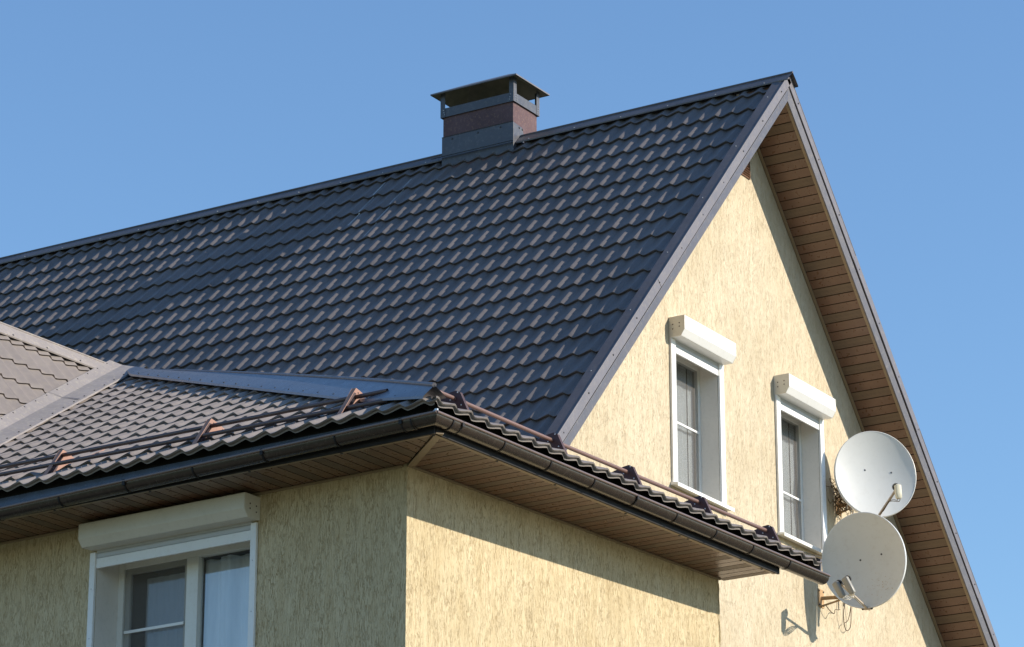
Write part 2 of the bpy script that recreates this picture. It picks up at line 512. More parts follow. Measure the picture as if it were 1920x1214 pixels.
# ---- verge: flat flange on the roof, upper board, lower board, on both slopes
def verge(U, Nn, name, length):
    top = V(XV, RY, RZ)
    a = MB()
    D = -U
    # roof flange, lying over the last tile
    fl = [top+Nn*.002+V(-.132, 0, 0), top+Nn*.040+V(-.124, 0, 0), top+Nn*.026+V(.0, 0, 0), top+Nn*.018+V(.0, 0, 0)]
    a.strip([[p for p in fl], [p+D*length for p in fl]])
    o = a.build(name, M['trim_dark'], house)
    b = MB()
    # seams overlap a little, as the boards come in two metre lengths
    x = 0; i = 0
    while x < length:
        x1 = min(length, x+2.0); lift = .003*(i % 2)
        b.box(top+Nn*(.028)+V(-.012+lift, 0, 0)+D*(x-.0), D*(x1-x+.004), -Nn*.087, V(.016, 0, 0))
        x = x1; i += 1
    # rolled lip at the top edge
    b.tube([top+Nn*.027+V(.002, 0, 0), top+Nn*.027+V(.002, 0, 0)+D*length], .006, 8)
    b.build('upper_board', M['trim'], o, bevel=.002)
    c = MB()
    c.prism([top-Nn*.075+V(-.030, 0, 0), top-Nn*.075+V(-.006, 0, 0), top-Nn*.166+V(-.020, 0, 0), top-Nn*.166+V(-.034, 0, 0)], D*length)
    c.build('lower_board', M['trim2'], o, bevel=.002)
    c = MB(); c.box(top-Nn*.0585+V(-.028, 0, 0), D*length, -Nn*.017, V(.012, 0, 0)); c.build('groove', M['fascia'], o)  # dark strip in the joint draws the shadow line under the upper board
    screws(o, [(top-Nn*.012+V(.005, 0, 0)+D*(.28+.62*k), (1, 0, 0)) for k in range(int(length/.62))], .007, .006, 'screw')
    screws(o, [(top+Nn*.035+V(-.075, 0, 0)+D*(.45+1.02*k), Nn) for k in range(int(length/1.02))], .0045, .005, 'zinc')
    return o
verge(U1, N1, 'verge_trim', 7.9)
verge(U2, N2, 'verge_trim', 8.2)

# ---- gable soffit: planks laid across the slope, every third one perforated
def planks(mb, o, along, across, length, width, start=0, pitch=.1, phase=0):
    """strips stacked along `along`, each `width` wide measured along `across`; a groove between neighbours.
    width may be a function of the two ends of the strip"""
    t = start; i = phase
    al = along.normalized(); ac = across.normalized()
    n = al.cross(ac)
    if n.z > 0: n = -n                      # visible side faces down
    while t < length:
        t1 = min(length, t+pitch)
        wa, wb = (width(t), width(t1)) if callable(width) else ((0, width), (0, width))
        def P(tt, k, dz=0):
            lo, hi = wa if tt < t+(t1-t)*.5 else wb
            return o+al*tt+ac*(lo if k == 0 else hi)-n*dz
        g = .009
        mb.mi = 1 if i % 3 == 2 else 0
        mb.quad(P(t+g, 0), P(t+g, 1), P(t1, 1), P(t1, 0))
        mb.mi = 2
        def Q(tt, k, dz): lo, hi = wa; return o+al*tt+ac*(lo if k == 0 else hi)-n*dz
        mb.quad(Q(t, 0, .009), Q(t, 1, .009), Q(t+g, 1, .009), Q(t+g, 0, .009))
        mb.quad(Q(t+g, 0, .009), Q(t+g, 1, .009), Q(t+g, 1, 0), Q(t+g, 0, 0))
        mb.quad(Q(t, 0, .0), Q(t, 1, .0), Q(t, 1, .009), Q(t, 0, .009))
        t = t1; i += 1
for U, Nn, ln, nm in ((U2, N2, 8.0, 'gable_soffit'), (U1, N1, 7.6, 'gable_soffit')):
    mb = MB()
    o0 = V(XW-.01, RY, RZ)-Nn*.150
    planks(mb, o0, -U, V(1, 0, 0), ln, XV-XW-.015, phase=1)
    o = mb.build(nm, [M['plank'], M['perf'], M['groove']], house)
    tr = MB()
    tr.box(V(XV-.062, RY, RZ)-Nn*.152, -U*ln, -Nn*.010, V(.034, 0, 0))
    tr.box(V(XW+.002, RY, RZ)-Nn*.152, -U*ln, -Nn*.012, V(.028, 0, 0))
    tr.build('edge_trim', M['plank_trim'], o)

# ---- gable wall with two window openings
GW = [dict(y0=24.705, y1=25.555, z0=7.975, z1=9.36, mz=8.70), dict(y0=26.808, y1=27.665, z0=7.975, z1=9.36, mz=8.53)]
def wall_with_holes(name, outer, holes, mat, parent, thick_dir=None):
    bm = bmesh.new(); off = Vector((0, 0, H))-base(parent)
    edges = []
    for loop in [outer]+holes:
        vs = [bm.verts.new(Vector(p)+off) for p in loop]
        for i in range(len(vs)): edges.append(bm.edges.new((vs[i], vs[(i+1) % len(vs)])))
    bmesh.ops.triangle_fill(bm, use_beauty=True, edges=edges)
    bmesh.ops.recalc_face_normals(bm, faces=bm.faces)
    me = bpy.data.meshes.new(name); bm.to_mesh(me); bm.free(); me.materials.append(mat)
    o = bpy.data.objects.new(name, me); COL.objects.link(o); o.parent = parent
    return o
def gz(y): return RZ-.17/cM-TM*abs(y-RY)
Y0, Y1 = 21.15, 31.4
gable = wall_with_holes('gable_wall',
    [V(XW, Y0, -H), V(XW, Y1, -H), V(XW, Y1, gz(Y1)), V(XW, RY, gz(RY)), V(XW, Y0, gz(Y0))],
    [[V(XW, q['y0'], q['z0']), V(XW, q['y1'], q['z0']), V(XW, q['y1'], q['z1']), V(XW, q['y0'], q['z1'])] for q in GW],
    M['stucco_pale'], house)
# rest of the main body (far wall and back)
mb = MB()
mb.quad(V(XW, Y1, -H), V(-33, Y1, -H), V(-33, Y1, gz(Y1)), V(XW, Y1, gz(Y1)))
mb.quad(V(-33, Y0, -H), V(XW, Y0, -H), V(XW, Y0, gz(Y0)), V(-33, Y0, gz(Y0)))
mb.quad(V(-33, Y1, -H), V(-33, Y0, -H), V(-33, Y0, gz(Y0)), V(-33, RY, gz(RY)), V(-33, Y1, gz(Y1)))
mb.build('side_wall', M['stucco_pale'], house)
# small vent under the apex
mb = MB()
mb.box(V(XW-.002, 26.05, 11.50), V(.014, 0, 0), V(0, .26, 0), V(0, 0, .015))
for k in range(7):
    z = 11.515+k*.026
    mb.box(V(XW+.001, 26.06, z), V(.016, 0, .010), V(0, .24, 0), V(.002, 0, .006))
mb.box(V(XW-.002, 26.05, 11.5), V(.018, 0, 0), V(0, .014, 0), V(0, 0, .2))
mb.box(V(XW-.002, 26.296, 11.5), V(.018, 0, 0), V(0, .014, 0), V(0, 0, .2))
mb.build('gable_vent', M['plank'], house)

# ------------------------------------------------------------------ windows
def window(wall_o, A, OUT, wdt, z0, z1, rec, glass_mat, spec, parent):
    """wall_o: point of the wall plane at the left edge of the opening (z = 0); A runs right, OUT outwards"""
    P = lambda a, z, n=0: wall_o+A*a+ZA*z+OUT*n
    # frame: parts of one sash assembly
    fr = MB(); t = .045; dn = -rec
    def bar(a0, a1, za, zb, n0, n1): fr.box(P(a0, za, n0), A*(a1-a0), ZA*(zb-za), OUT*(n1-n0))
    fw_ = spec['fw']
    bar(0, fw_, z0, z1, dn-.05, dn+.01); bar(wdt-fw_, wdt, z0, z1, dn-.05, dn+.01)
    bar(fw_, wdt-fw_, z1-fw_, z1, dn-.05, dn+.01); bar(fw_, wdt-fw_, z0, z0+fw_, dn-.05, dn+.01)
    for (a0, a1) in spec.get('mullions', []): bar(a0, a1, z0+fw_, z1-fw_, dn-.05, dn+.013)
    win = fr.build('window', M['pvc'], parent, bevel=.004)
    if spec.get('sashes'):
        for (a0, a1) in spec['sashes']:
            s = MB(); q = .036
            def sb(x0, x1, za, zb): s.box(P(x0, za, dn-.045), A*(x1-x0), ZA*(zb-za), OUT*.03)
            sb(a0, a0+q, z0+fw_, z1-fw_); sb(a1-q, a1, z0+fw_, z1-fw_)
            sb(a0+q, a1-q, z1-fw_-q, z1-fw_); sb(a0+q, a1-q, z0+fw_, z0+fw_+q)
            s.build('sash', M['pvc'], win, bevel=.003)
    for (a0, a1, mz) in spec['muntins']:
        s = MB(); s.box(P(a0, mz-.011, dn+.002), A*(a1-a0), ZA*.022, OUT*.012); s.build('muntin', M['white'], win, bevel=.002)
    for (a0, a1) in spec['nets']:
        s = MB(); s.quad(P(a0, z0+.03, dn+.004), P(a1, z0+.03, dn+.004), P(a1, z1-.03, dn+.004), P(a0, z1-.03, dn+.004))
        s.build('insect_net', M['net'], win)
    s = MB(); s.quad(P(0, z0, dn-.03), P(wdt, z0, dn-.03), P(wdt, z1, dn-.03), P(0, z1, dn-.03))
    s.build('pane', glass_mat, win)
    # reveal
    s = MB()
    s.quad(P(0, z0, -.001), P(0, z0, dn), P(0, z1, dn), P(0, z1, -.001))
    s.quad(P(wdt, z0, dn), P(wdt, z0, -.001), P(wdt, z1, -.001), P(wdt, z1, dn))
    s.quad(P(0, z1, -.001), P(0, z1, dn), P(wdt, z1, dn), P(wdt, z1, -.001))
    s.quad(P(0, z0, dn), P(0, z0, -.001), P(wdt, z0, -.001), P(wdt, z0, dn))
    s.build('reveal', M['reveal'], win)
    # room behind, dark
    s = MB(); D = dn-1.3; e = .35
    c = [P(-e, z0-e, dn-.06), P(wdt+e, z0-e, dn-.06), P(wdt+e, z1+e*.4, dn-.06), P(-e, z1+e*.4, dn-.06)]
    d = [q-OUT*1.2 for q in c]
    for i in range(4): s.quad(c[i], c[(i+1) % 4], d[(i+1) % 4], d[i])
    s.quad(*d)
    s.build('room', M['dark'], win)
    # curtains with pleats
    for (a0, a1, back, amp, freq, ztop) in spec['curtains']:
        s = MB(); rows = []; n = int((a1-a0)*120)
        rnd = random.Random(int(a0*1000)+5); ph = [rnd.uniform(0, 6) for _ in range(4)]
        for zi in range(9):
            z = z0+(ztop-z0)*zi/8; row = []
            for k in range(n+1):
                a = a0+(a1-a0)*k/n
                f = amp*(sin(a*freq+ph[0]+.25*sin(z*2+ph[1]))+.45*sin(a*freq*2.3+ph[2])+.3*sin(a*freq*.6+z*.7+ph[3]))
                row.append(P(a, z, dn-back+f*(1-.3*zi/8)))
            rows.append(row)
        s.strip(rows); s.build('curtain', M['curtain'], win, smooth=180)
    # guide rails on the wall face
    rw = spec['rail']
    for (a0, a1) in ((-rw, 0), (wdt, wdt+rw)):
        s = MB(); s.box(P(a0, z0-.005, .002), A*(a1-a0), ZA*(z1-z0+.03), OUT*.024); ge = s.build('guide_rail', M['white'], win, bevel=.003)
        screws(win, [(P((a0+a1)/2, z, .026), OUT) for z in (z0+.25, z0+.8, z1-.25)], .004, .003, 'slat')
    # lowered edge of the shutter curtain
    s = MB(); bt, bb = spec['bar']
    s.box(P(.002, bb, -.004), A*(wdt-.004), ZA*(bt-bb), OUT*.018); s.build('bottom_bar', M['white'], win, bevel=.002)
    s = MB(); z = bt+.004
    while z < spec['box'][0]:
        pr_ = [P(.002, z, 0), P(.002, z, .008), P(.002, z+.012, .0125), P(.002, z+.028, .0125), P(.002, z+.038, .008), P(.002, z+.038, 0)]
        s.prism(pr_, A*(wdt-.004)); z += .040
    s.build('slat', M['slat'], win)
    # box with a 45 degree lower front edge
    b0, b1, dep, ext = spec['box']
    h = b1-b0; ch = h*.32
    prof = [P(-ext[0], b1, .001), P(-ext[0], b0, .001), P(-ext[0], b0-.002, dep*.76), P(-ext[0], b0+ch, dep), P(-ext[0], b1-.004, dep), P(-ext[0], b1, dep-.006)]
    s = MB(); s.prism(prof, A*(wdt+ext[0]+ext[1])); bx = s.build('shutter_box', M[spec['boxmat']], win, bevel=.004)
    # end caps, a shade creamier, with four rivets
    for a, sg in ((-ext[0], -1), (wdt+ext[1], 1)):
        s = MB(); pr2 = [q+A*(a+ext[0]) for q in prof]
        s.prism(pr2, A*sg*.004); ec = s.build('end_cap', M['cream'], win, bevel=.001)
        for (n_, zz) in ((.045, b1-.075), (.045, b1-.12), (.115, b1-.07), (.115, b1-.105)):
            screws(win, [(P(a, zz, n_)+A*sg*.004, A*sg)], .0055, .003, 'bracket_dark', 'rivet')
    # thin seam near the top of the box front
    s = MB(); s.box(P(-ext[0], b1-.022, dep), A*(wdt+ext[0]+ext[1]), ZA*.003, OUT*.0015); s.build('seam', M['cream'], win)
    # sill
    if spec.get('sill'):
        s = MB(); a0, a1 = -.105, wdt+.14
        s.prism([P(a0, z0-.030, .001), P(a0, z0-.030, .075), P(a0, z0-.044, .079), P(a0, z0-.046, .076), P(a0, z0-.012, .082), P(a0, z0-.002, .001)], A*(a1-a0))
        s.build('sill', M['white'], win, bevel=.0015)
    return win
for q in GW:
    wd = q['y1']-q['y0']
    window(V(XW, q['y0'], 0), V(0, 1, 0), V(1, 0, 0), wd, q['z0'], q['z1'], .20, M['glass'],
        dict(fw=.045, muntins=[(.045, wd-.045, q['mz'])], nets=[(.04, wd-.04)], curtains=[(.02, wd*.79, .045, .0022, 55, q['z1']-.03), (wd*.80, wd*.91, .036, .004, 40, q['z1'])],
        rail=.085, bar=(9.305, 9.248), box=(9.372, 9.566, .172, (.085, .068)), boxmat='white', sill=True), house)

# ------------------------------------------------------------------ chimney
mb = MB()
cx0, cx1, cy0, cy1 = -17.205, -16.335, 26.065, 26.535
mb.box(V(cx0, cy0, 12.0), V(cx1-cx0, 0, 0), V(0, cy1-cy0, 0), V(0, 0, 12.86-12.0))
ch = mb.build('chimney', M['chimney'], house, bevel=.003)
fl = MB()
def band(mb, e, z0, z1, t=.004, dz=0):
    """thin sheet wrapped round the stack, offset e"""
    x0, x1, y0, y1 = cx0-e, cx1+e, cy0-e, cy1+e
    mb.box(V(x0, y0, z0), V(x1-x0, 0, 0), V(0, t, 0), V(0, 0, z1-z0))
    mb.box(V(x0, y1-t, z0), V(x1-x0, 0, 0), V(0, t, 0), V(0, 0, z1-z0))
    mb.box(V(x0, y0+t, z0), V(t, 0, 0), V(0, y1-y0-2*t, 0), V(0, 0, z1-z0))
    mb.box(V(x1-t, y0+t, z0), V(t, 0, 0), V(0, y1-y0-2*t, 0), V(0, 0, z1-z0))
# base flashing: full on the front, short turn on the gable side
fl.box(V(cx0-.008, cy0-.010, 12.28), V(cx1-cx0+.018, 0, 0), V(0, .008, 0), V(0, 0, .325))
fl.prism([V(cx1+.0025, cy0-.001, 12.30), V(cx1+.0025, cy0+.24, 12.42), V(cx1+.0025, cy0+.17, 12.595), V(cx1+.0025, cy0-.001, 12.605)], V(.005, 0, 0))
fl.prism([V(cx0-.008, cy0-.010, 12.605), V(cx0-.008, cy0-.018, 12.612), V(cx0-.008, cy0-.010, 12.615)], V(cx1-cx0+.018, 0, 0))
fo = fl.build('flashing', M['cowl'], ch, bevel=.0015)
# apron draped on the tiles below
s = MB(); s.strip([[V(cx0-.12, cy0-.012, 12.40)-U1*.02+N1*.0, V(cx1+.02, cy0-.012, 12.40)-U1*.02], [V(cx0-.12, cy0-.012, 12.40)-U1*.05+N1*.02, V(cx1+.02, cy0-.012, 12.40)-U1*.05+N1*.02]])
s.build('flashing', M['trim_dark'], ch)
screws(ch, [(V(x, cy0-.010, 12.575), (0, -1, 0)) for x in (cx0+.12, cx0+.44, cx0+.72)]+[(V(cx1+.0075, y, 12.575), (1, 0, 0)) for y in (cy0+.11, cy0+.17)], .010, .007, 'screw')
cw = MB()
band(cw, .018, 12.835, 12.936)
for (x, y) in ((cx0, cy0), (cx1, cy0), (cx0, cy1), (cx1, cy1)):
    sx = 1 if x == cx0 else -1; sy = 1 if y == cy0 else -1
    X, Y = x-sx*.022, y-sy*.022
    cw.box(V(X, Y, 12.832), V(sx*.058, 0, 0), V(0, sy*.003, 0), V(0, 0, .275))
    cw.box(V(X, Y+sy*.0035, 12.832), V(sx*.003, 0, 0), V(0, sy*.055, 0), V(0, 0, .275))
co = cw.build('cowl', M['cowl'], ch, bevel=.001)
for sx, X in ((1, cx0), (-1, cx1)):
    screws(ch, [(V(X+sx*(.01+(z*7 % .02)), cy0-.0225, z), (0, -1, 0)) for z in (12.86, 12.885, 12.915)], .004, .003, 'zinc')
for Y in (cy0+.01, cy0+.05, cy1-.01):
    screws(ch, [(V(cx1+.0225, Y, z), (1, 0, 0)) for z in (12.86, 12.885, 12.915)], .004, .003, 'zinc')
# hipped lid
e = .10; zt = 13.095
a = [V(cx0-e, cy0-e, zt), V(cx1+e, cy0-e, zt), V(cx1+e, cy1+e, zt), V(cx0-e, cy1+e, zt)]
ym = (cy0+cy1)/2; r0 = V(cx0+.20, ym, zt+.18); r1 = V(cx1-.20, ym, zt+.18)
s = MB(); s.quad(a[0], a[1], r1, r0); s.quad(a[1], a[2], r1); s.quad(a[2], a[3], r0, r1); s.quad(a[3], a[0], r0)
dn_ = V(0, 0, -.014)
for i in range(4): s.quad(a[i]+dn_, a[(i+1) % 4]+dn_, a[(i+1) % 4], a[i])
s.build('cowl_lid', M['trim'], ch)
s = MB(); b_ = [q+dn_*.4+V(0, 0, -.001) for q in a]; k0 = r0-ZA*.012; k1 = r1-ZA*.012
s.quad(b_[1], b_[0], k0, k1); s.quad(b_[2], b_[1], k1); s.quad(b_[3], b_[2], k1, k0); s.quad(b_[0], b_[3], k0)
s.build('cowl_lid_underside', M['cowl_in'], ch)
# flue top inside
s = MB(); s.box(V(cx0+.02, cy0+.02, 12.86), V(cx1-cx0-.04, 0, 0), V(0, cy1-cy0-.04, 0), V(0, 0, .03)); s.build('flue_top', M['cowl_in'], ch)

# ------------------------------------------------------------------ lower wing
T1 = math.tan(radians(28.5)); ZE = .085; YEV = .06
XAp, YAp = -7.504, 5.616
ZAp = ZE+T1*(YAp-YEV)
T2 = (ZAp-ZE)/(-.06-XAp)
T3 = 1.25
XR = XAp-.24                               # ridge line of the cross gable
YF = 4.644                                 # far end of the side wall
YS = 5.32                                  # end of the side roof

ext = house
# walls
ext_wall = wall_with_holes('wing_wall', [w(XR-2, .66, -6.206-H), w(-.719, .66, -6.206-H), w(-.719, .66, .0), w(XR-2, .66, .0)],
    [[w(-3.526, .66, -1.75), w(-2.072, .66, -1.75), w(-2.072, .66, -.30), w(-3.526, .66, -.30)]], M['stucco'], house)
mb = MB()
mb.quad(w(-.719, .66, -6.206-H), w(-.596, YF, -6.206-H), w(-.596, YF, 0), w(-.719, .66, 0))
mb.quad(w(-.596, YF, -6.206-H), w(-3.2, YF, -6.206-H), w(-3.2, YF, 0.6), w(-.596, YF, 0))
mb.build('wing_wall', M['stucco'], house)
# rough cement bead down the outer corner
mb = MB(); rnd = random.Random(9); pts = []
z = -6.2
while z < -.11:
    pts.append(w(-.598+rnd.uniform(-.004, .004), YF-.002+rnd.uniform(-.005, .005), z)); z += .045
mb.tube(pts, .008, 6); mb.build('wing_wall', M['stucco'], house)

# window in the wing
wspec = dict(fw=.06, mullions=[(.655, .765)], sashes=[(.0605, .654)], muntins=[(.075, .64, -.868)], nets=[(.062, .652)],
    curtains=[(.17, .66, .12, .010, 60, -.45), (.76, 1.42, .085, .036, 27, -.40)],
    rail=.052, bar=(-.352, -.425), box=(-.290, -.120, .180, (.032, .060)), boxmat='cream', sill=True)
window(w(-3.526, .66, 0), XA, -YA, 1.454, -1.75, -.33, .25, M['glass_sky'], wspec, house)

# roof slopes
c1, s1 = cos(radians(28.5)), sin(radians(28.5))
Uf = YA*c1+ZA*s1; Nf = -YA*s1+ZA*c1
Of = w(0, YEV, ZE)
hipdir = (w(XAp, YAp, ZAp)-w(-.06, YEV, ZE))
hip_h = Vector((hipdir.x, hipdir.y, 0)).normalized(); hip_n = Vector((hip_h.y, -hip_h.x, 0))   # horizontal normal of the hip plane
if hip_n.dot(XA) < 0: hip_n = -hip_n
J = w(XR, YAp, ZAp)
vf = w(XR+(ZAp-ZE)/T3, YEV, ZE)           # valley foot at the eave
vd = J-vf; val_h = Vector((vd.x, vd.y, 0)).normalized(); val_n = Vector((val_h.y, -val_h.x, 0))
if val_n.dot(XA) > 0: val_n = -val_n       # points to the cross gable
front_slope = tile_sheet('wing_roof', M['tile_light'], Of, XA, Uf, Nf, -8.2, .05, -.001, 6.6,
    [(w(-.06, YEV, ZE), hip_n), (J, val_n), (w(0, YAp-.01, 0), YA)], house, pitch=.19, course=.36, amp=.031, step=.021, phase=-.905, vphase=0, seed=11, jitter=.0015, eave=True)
th2 = math.atan(T2); Us = -XA*cos(th2)+ZA*sin(th2); Ns = XA*sin(th2)+ZA*cos(th2)
Os = w(-.06, 0, ZE)
side_slope = tile_sheet('wing_side_roof', M['tile_light'], Os, YA, Us, Ns, -.05, YS, -.001, 8.2,
    [(w(-.06, YEV, ZE), -hip_n), (w(XAp, 0, 0), -XA), (w(0, YS, 0), YA)], house, pitch=.19, course=.36, amp=.031, step=.021, phase=.07, vphase=0, seed=12, eave=True)
# cross gable slope facing the gable side
th3 = math.atan(T3); Uc = -XA*cos(th3)+ZA*sin(th3); Nc = XA*sin(th3)+ZA*cos(th3)
Oc = w(XR, 0, ZAp)
cross = tile_sheet('cross_gable_roof', M['tile_cross'], Oc, YA, Uc, Nc, YEV+.02, YAp+.2, -5.0, -.01,
    [(J, -val_n), (Oc, -XA), (J, YA)], house, pitch=.18333, course=.35, amp=.027, step=.016, phase=.05, vphase=-.16, seed=13)
Ud = XA*cos(th3)+ZA*sin(th3); Nd = -XA*sin(th3)+ZA*cos(th3)
tile_sheet('cross_gable_far_roof', M['tile_light'], Oc, -YA, Ud, Nd, -YAp-.2, -YEV-.02, -5.0, -.01, [(Oc, XA)], house, seed=14)
# back slope of the short ridge, falling to the main roof
Ub = -YA*c1+ZA*s1; Nb = YA*s1+ZA*c1
tile_sheet('back_roof', M['tile_light'], w(0, YAp, ZAp), -XA, Ub, Nb, -XAp+.05, -XR+1.5, -1.4, -.01, [(w(0, YAp, 0), -YA)], front_slope, seed=15)
# underlay sheets below the tiles keep daylight out of the roof edges
mb = MB()
mb.quad(w(-.20, .16, ZE+T1*.10-.012), w(XAp, YAp, ZAp-.012), w(XR, YAp, ZAp-.012), w(-5.0, .16, ZE+T1*.10-.012))
mb.quad(w(-.16, .20, ZE+T2*.10-.012), w(-.16, YS-.02, ZE+T2*.10-.012), w(-3.2, YS-.02, ZE+T2*3.14-.012), w(XAp, YAp, ZAp-.012))
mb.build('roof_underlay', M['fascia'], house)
# walls under the cross gable
zt_ = .66
mb = MB()
xl, xr_ = XR-(ZAp-ZE)/T3+.5, XR+(ZAp-ZE)/T3-.5
mb.quad(w(xl, zt_, -.001), w(xr_, zt_, -.001), w(xr_, zt_, .6), w(XR, zt_, ZAp-.1), w(xl, zt_, .6))
mb.quad(w(xl, 5, -6.206-H), w(xl, zt_, -6.206-H), w(xl, zt_, .6), w(xl, 5, .6))
mb.build('cross_gable_wall', M['stucco'], house)

# ---- hip cap, its front flange steep at the eave and flat near the apex
E0 = w(-.075, .075, ZE+.02); A0 = w(XAp, YAp, ZAp+.03)
hd = (A0-E0); hl = hd.length; hd.normalize()
def hip_rise(t): return .115-.098*t**1.7
def hip_pt(t, lift): return E0+hd*(hl*t)+ZA*lift
fn = (Nf-hd*Nf.dot(hd)).normalized()
df = hd.cross(Nf).normalized()
if df.dot(YA) > 0: df = -df                # downhill side on the front slope
ds = hd.cross(Ns).normalized()
if ds.dot(XA) < 0: ds = -ds
mb = MB(); n = 40
ropes = []
for k in range(n*2+1):
    t = k/(n*2); rise = hip_rise(t)
    wd = .235 if t < .93 else .235-(t-.93)*1.4
    if t < .1: wd = .06+1.75*t
    top = hip_pt(t, rise)
    fe = hip_pt(t, 0)+df*wd+Nf*(.058)
    # lower part flat on the crests; fold climbs, waved to imitate a shadow's edge
    fl_ = max(0, min(1, (t-.42)/.5))
    kd = wd*(1-.10-.55*fl_-(.035*abs(sin(t*34)) if fl_ > 0 else 0))
    knee = hip_pt(t, 0)+df*kd+Nf*(.062)
    se = hip_pt(t, 0)+ds*min(wd, .2)+Ns*.058
    ropes.append([fe+df*.010-Nf*.016, fe, knee, (knee+top)/2, top, (top+se)/2+Ns*.003, se, se+ds*.01-Ns*.01])
mb.strip(ropes)
hip = mb.build('hip_cap', M['hip_cap'], house, smooth=25)
mb = MB(); mb.tube([hip_pt(k/16, hip_rise(k/16)+.002) for k in range(17)], [.016-.008*(k/16) for k in range(17)], 10); mb.build('bead', M['trim'], hip, smooth=60)
for k in range(20):
    t = .05+.9*k/20; wd = min(.235, .06+1.75*t)-.03
    screws(hip, [(hip_pt(t, 0)+df*wd+Nf*.060, Nf)], .0075, .007, 'screw')
mb = MB()
for t in (.33, .55, .78, .92):
    rise = hip_rise(t)
    top = hip_pt(t, rise+.003); fe = hip_pt(t, 0)+df*.236+Nf*.062
    mb.strip([[top, (top+fe)/2+Nf*.012, fe], [top+hd*.006, (top+fe)/2+Nf*.012+hd*.006, fe+hd*.006]])
mb.build('seam', M['screw'], hip)
# short ridge cap from the cross gable to the hip
mb = MB()
p0, p1 = w(XR-.12, YAp, ZAp), w(XAp+.06, YAp, ZAp)
rows = []
for q in (p0, p1): rows.append([q-Uf*.26+Nf*.045, q-Uf*.02+Nf*.055, q+ZA*.075, q-Ub*.2+Nb*.05])
mb.strip(rows); mb.build('short_ridge_cap', M['trim_pale'], house)
# grey flashing tucked behind the apex, lying up the main roof
mb = MB()
q = w(XAp, YAp, ZAp)
def on_main(x, y, lift): return V(x, y, RZ-TM*(RY-y))+N1*lift
rows = [[on_main(q.x-.25, q.y+.30, .028), on_main(q.x-.25, q.y+.05, .034)], [on_main(q.x+.18, q.y+.32, .030), on_main(q.x+.2, q.y+.0, .034)],
        [on_main(q.x+.62, q.y+.18, .030), on_main(q.x+.62, q.y-.1, .034)]]
mb.strip(rows)
mb.build('apex_flashing', M['trim_dark'], house)
# ridge cap of the cross gable
p0, p1 = w(XR, YEV, ZAp), w(XR, YAp-.03, ZAp)
mb = MB(); rows = []
for q in (p0, p1): rows.append([q-Ud*.12+Nd*.056, q+ZA*.085, q-Uc*.055+Nc*.062, q-Uc*.115+Nc*.058, q-Uc*.121+Nc*.046])
mb.strip(rows); mb.tube([p0+ZA*.087, p1+ZA*.087], .011, 8)
cc = mb.build('ridge_cap', M['trim_pale'], house)
screws(cc, [(p0.lerp(p1, (k+.5)/12)-Uc*.09+Nc*.062, Nc) for k in range(12)], .007, .006, 'screw')
# valley cover: pale folded strip over the valley
vdir = vd.normalized()
sf = vdir.cross(Nf).normalized()
if sf.dot(XA) < 0: sf = -sf
sc_ = vdir.cross(Nc).normalized()
if sc_.dot(ZA) < 0: sc_ = -sc_
a_, b_ = vf-vdir*.1, J-vdir*.02
mb = MB(); rows = []
n = 24
for k in range(n+1):
    q = a_.lerp(b_, k/n); r_ = .002*sin(k*2.1)
    rows.append([q+sc_*.215+Nc*.040, q+sc_*.205+Nc*.060, q+ZA*(.140), q+sf*(.21+r_)+Nf*(.062), q+sf*(.216+r_)+Nf*.048])
mb.strip(rows)
vc = mb.build('valley_cover', M['trim_pale'], house, smooth=12)
for k in range(22):
    q = a_.lerp(b_, (k+.5)/22)
    screws(vc, [(q+sc_*.185+Nc*.064, Nc), (q+sf*.185+Nf*.072, Nf)], .007, .006, 'screw')
mb = MB()
for t in (.28, .72):
    q = a_.lerp(b_, t)
    mb.strip([[q+sc_*.206+Nc*.064, q+ZA*.146, q+sf*.20+Nf*.074], [q+sc_*.206+Nc*.064+vdir*.006, q+ZA*.146+vdir*.006, q+sf*.20+Nf*.074+vdir*.03]])
mb.build('seam', M['screw'], vc)

# ---- eaves: fascia, soffit, gutter
ZS = -.088                                 # soffit height
SY1 = 4.72
mb = MB()
mb.box(w(-6.2, .118, ZS-.012), XA*(6.2-.105), YA*.018, ZA*.150)
fa = mb.build('fascia', M['fascia'], house)
mb = MB()
mb.box(w(-.118, .1365, ZS-.012), YA*(SY1-.1365+.02), XA*.018, ZA*.150)
mb.build('fascia', M['fascia'], house)
# sky-lit drip flashing behind the gutter
for (o_, d_, n_) in ((w(-6.2, .115, .0), XA*6.08, -YA), (w(-.115, .118, .0), YA*(YS-.13), XA)):
    mb = MB(); mb.strip([[o_+n_*.003+ZA*.058, o_+d_+n_*.003+ZA*.058], [o_+n_*.024-ZA*.02, o_+d_+n_*.024-ZA*.02]])
    mb.build('drip_flashing', M['drip'], house)
# soffits
def sof(name, o, along, across, length, width, phase=0, start=0):
    mb = MB(); planks(mb, o, along, across, length, width, phase=phase, start=start)
    return mb.build(name, [M['plank'], M['perf'], M['groove']], house)
def wf(t):                                  # front soffit: planks run in Y; the mitre cuts the last ones
    x = -6.2+t; y1 = .66
    if x > -.735: return (.135, max(.1351, .135+(.525)*((-.12-x)/.615)))
    return (.135, .66)
sof('wing_soffit', w(-6.2, 0, ZS), XA, YA, 6.075, wf)
def ws(t):                                  # side soffit: planks run in X
    y = .135+t
    xw = -.719+.123*max(0, (y-.66))/(YF-.66)
    if y < .66: xw = -.12-(y-.135)*(.6/.525)
    return (xw+.12, 0)
sof('wing_soffit', w(-.12, .135, ZS), YA, XA, SY1-.135, ws, phase=2)
mb = MB()
mb.box(w(-.715, .655, ZS-.003), (w(-.10, .13, 0)-w(-.715, .655, 0)), (XA*.65+YA*.76)*.055, -ZA*.009)
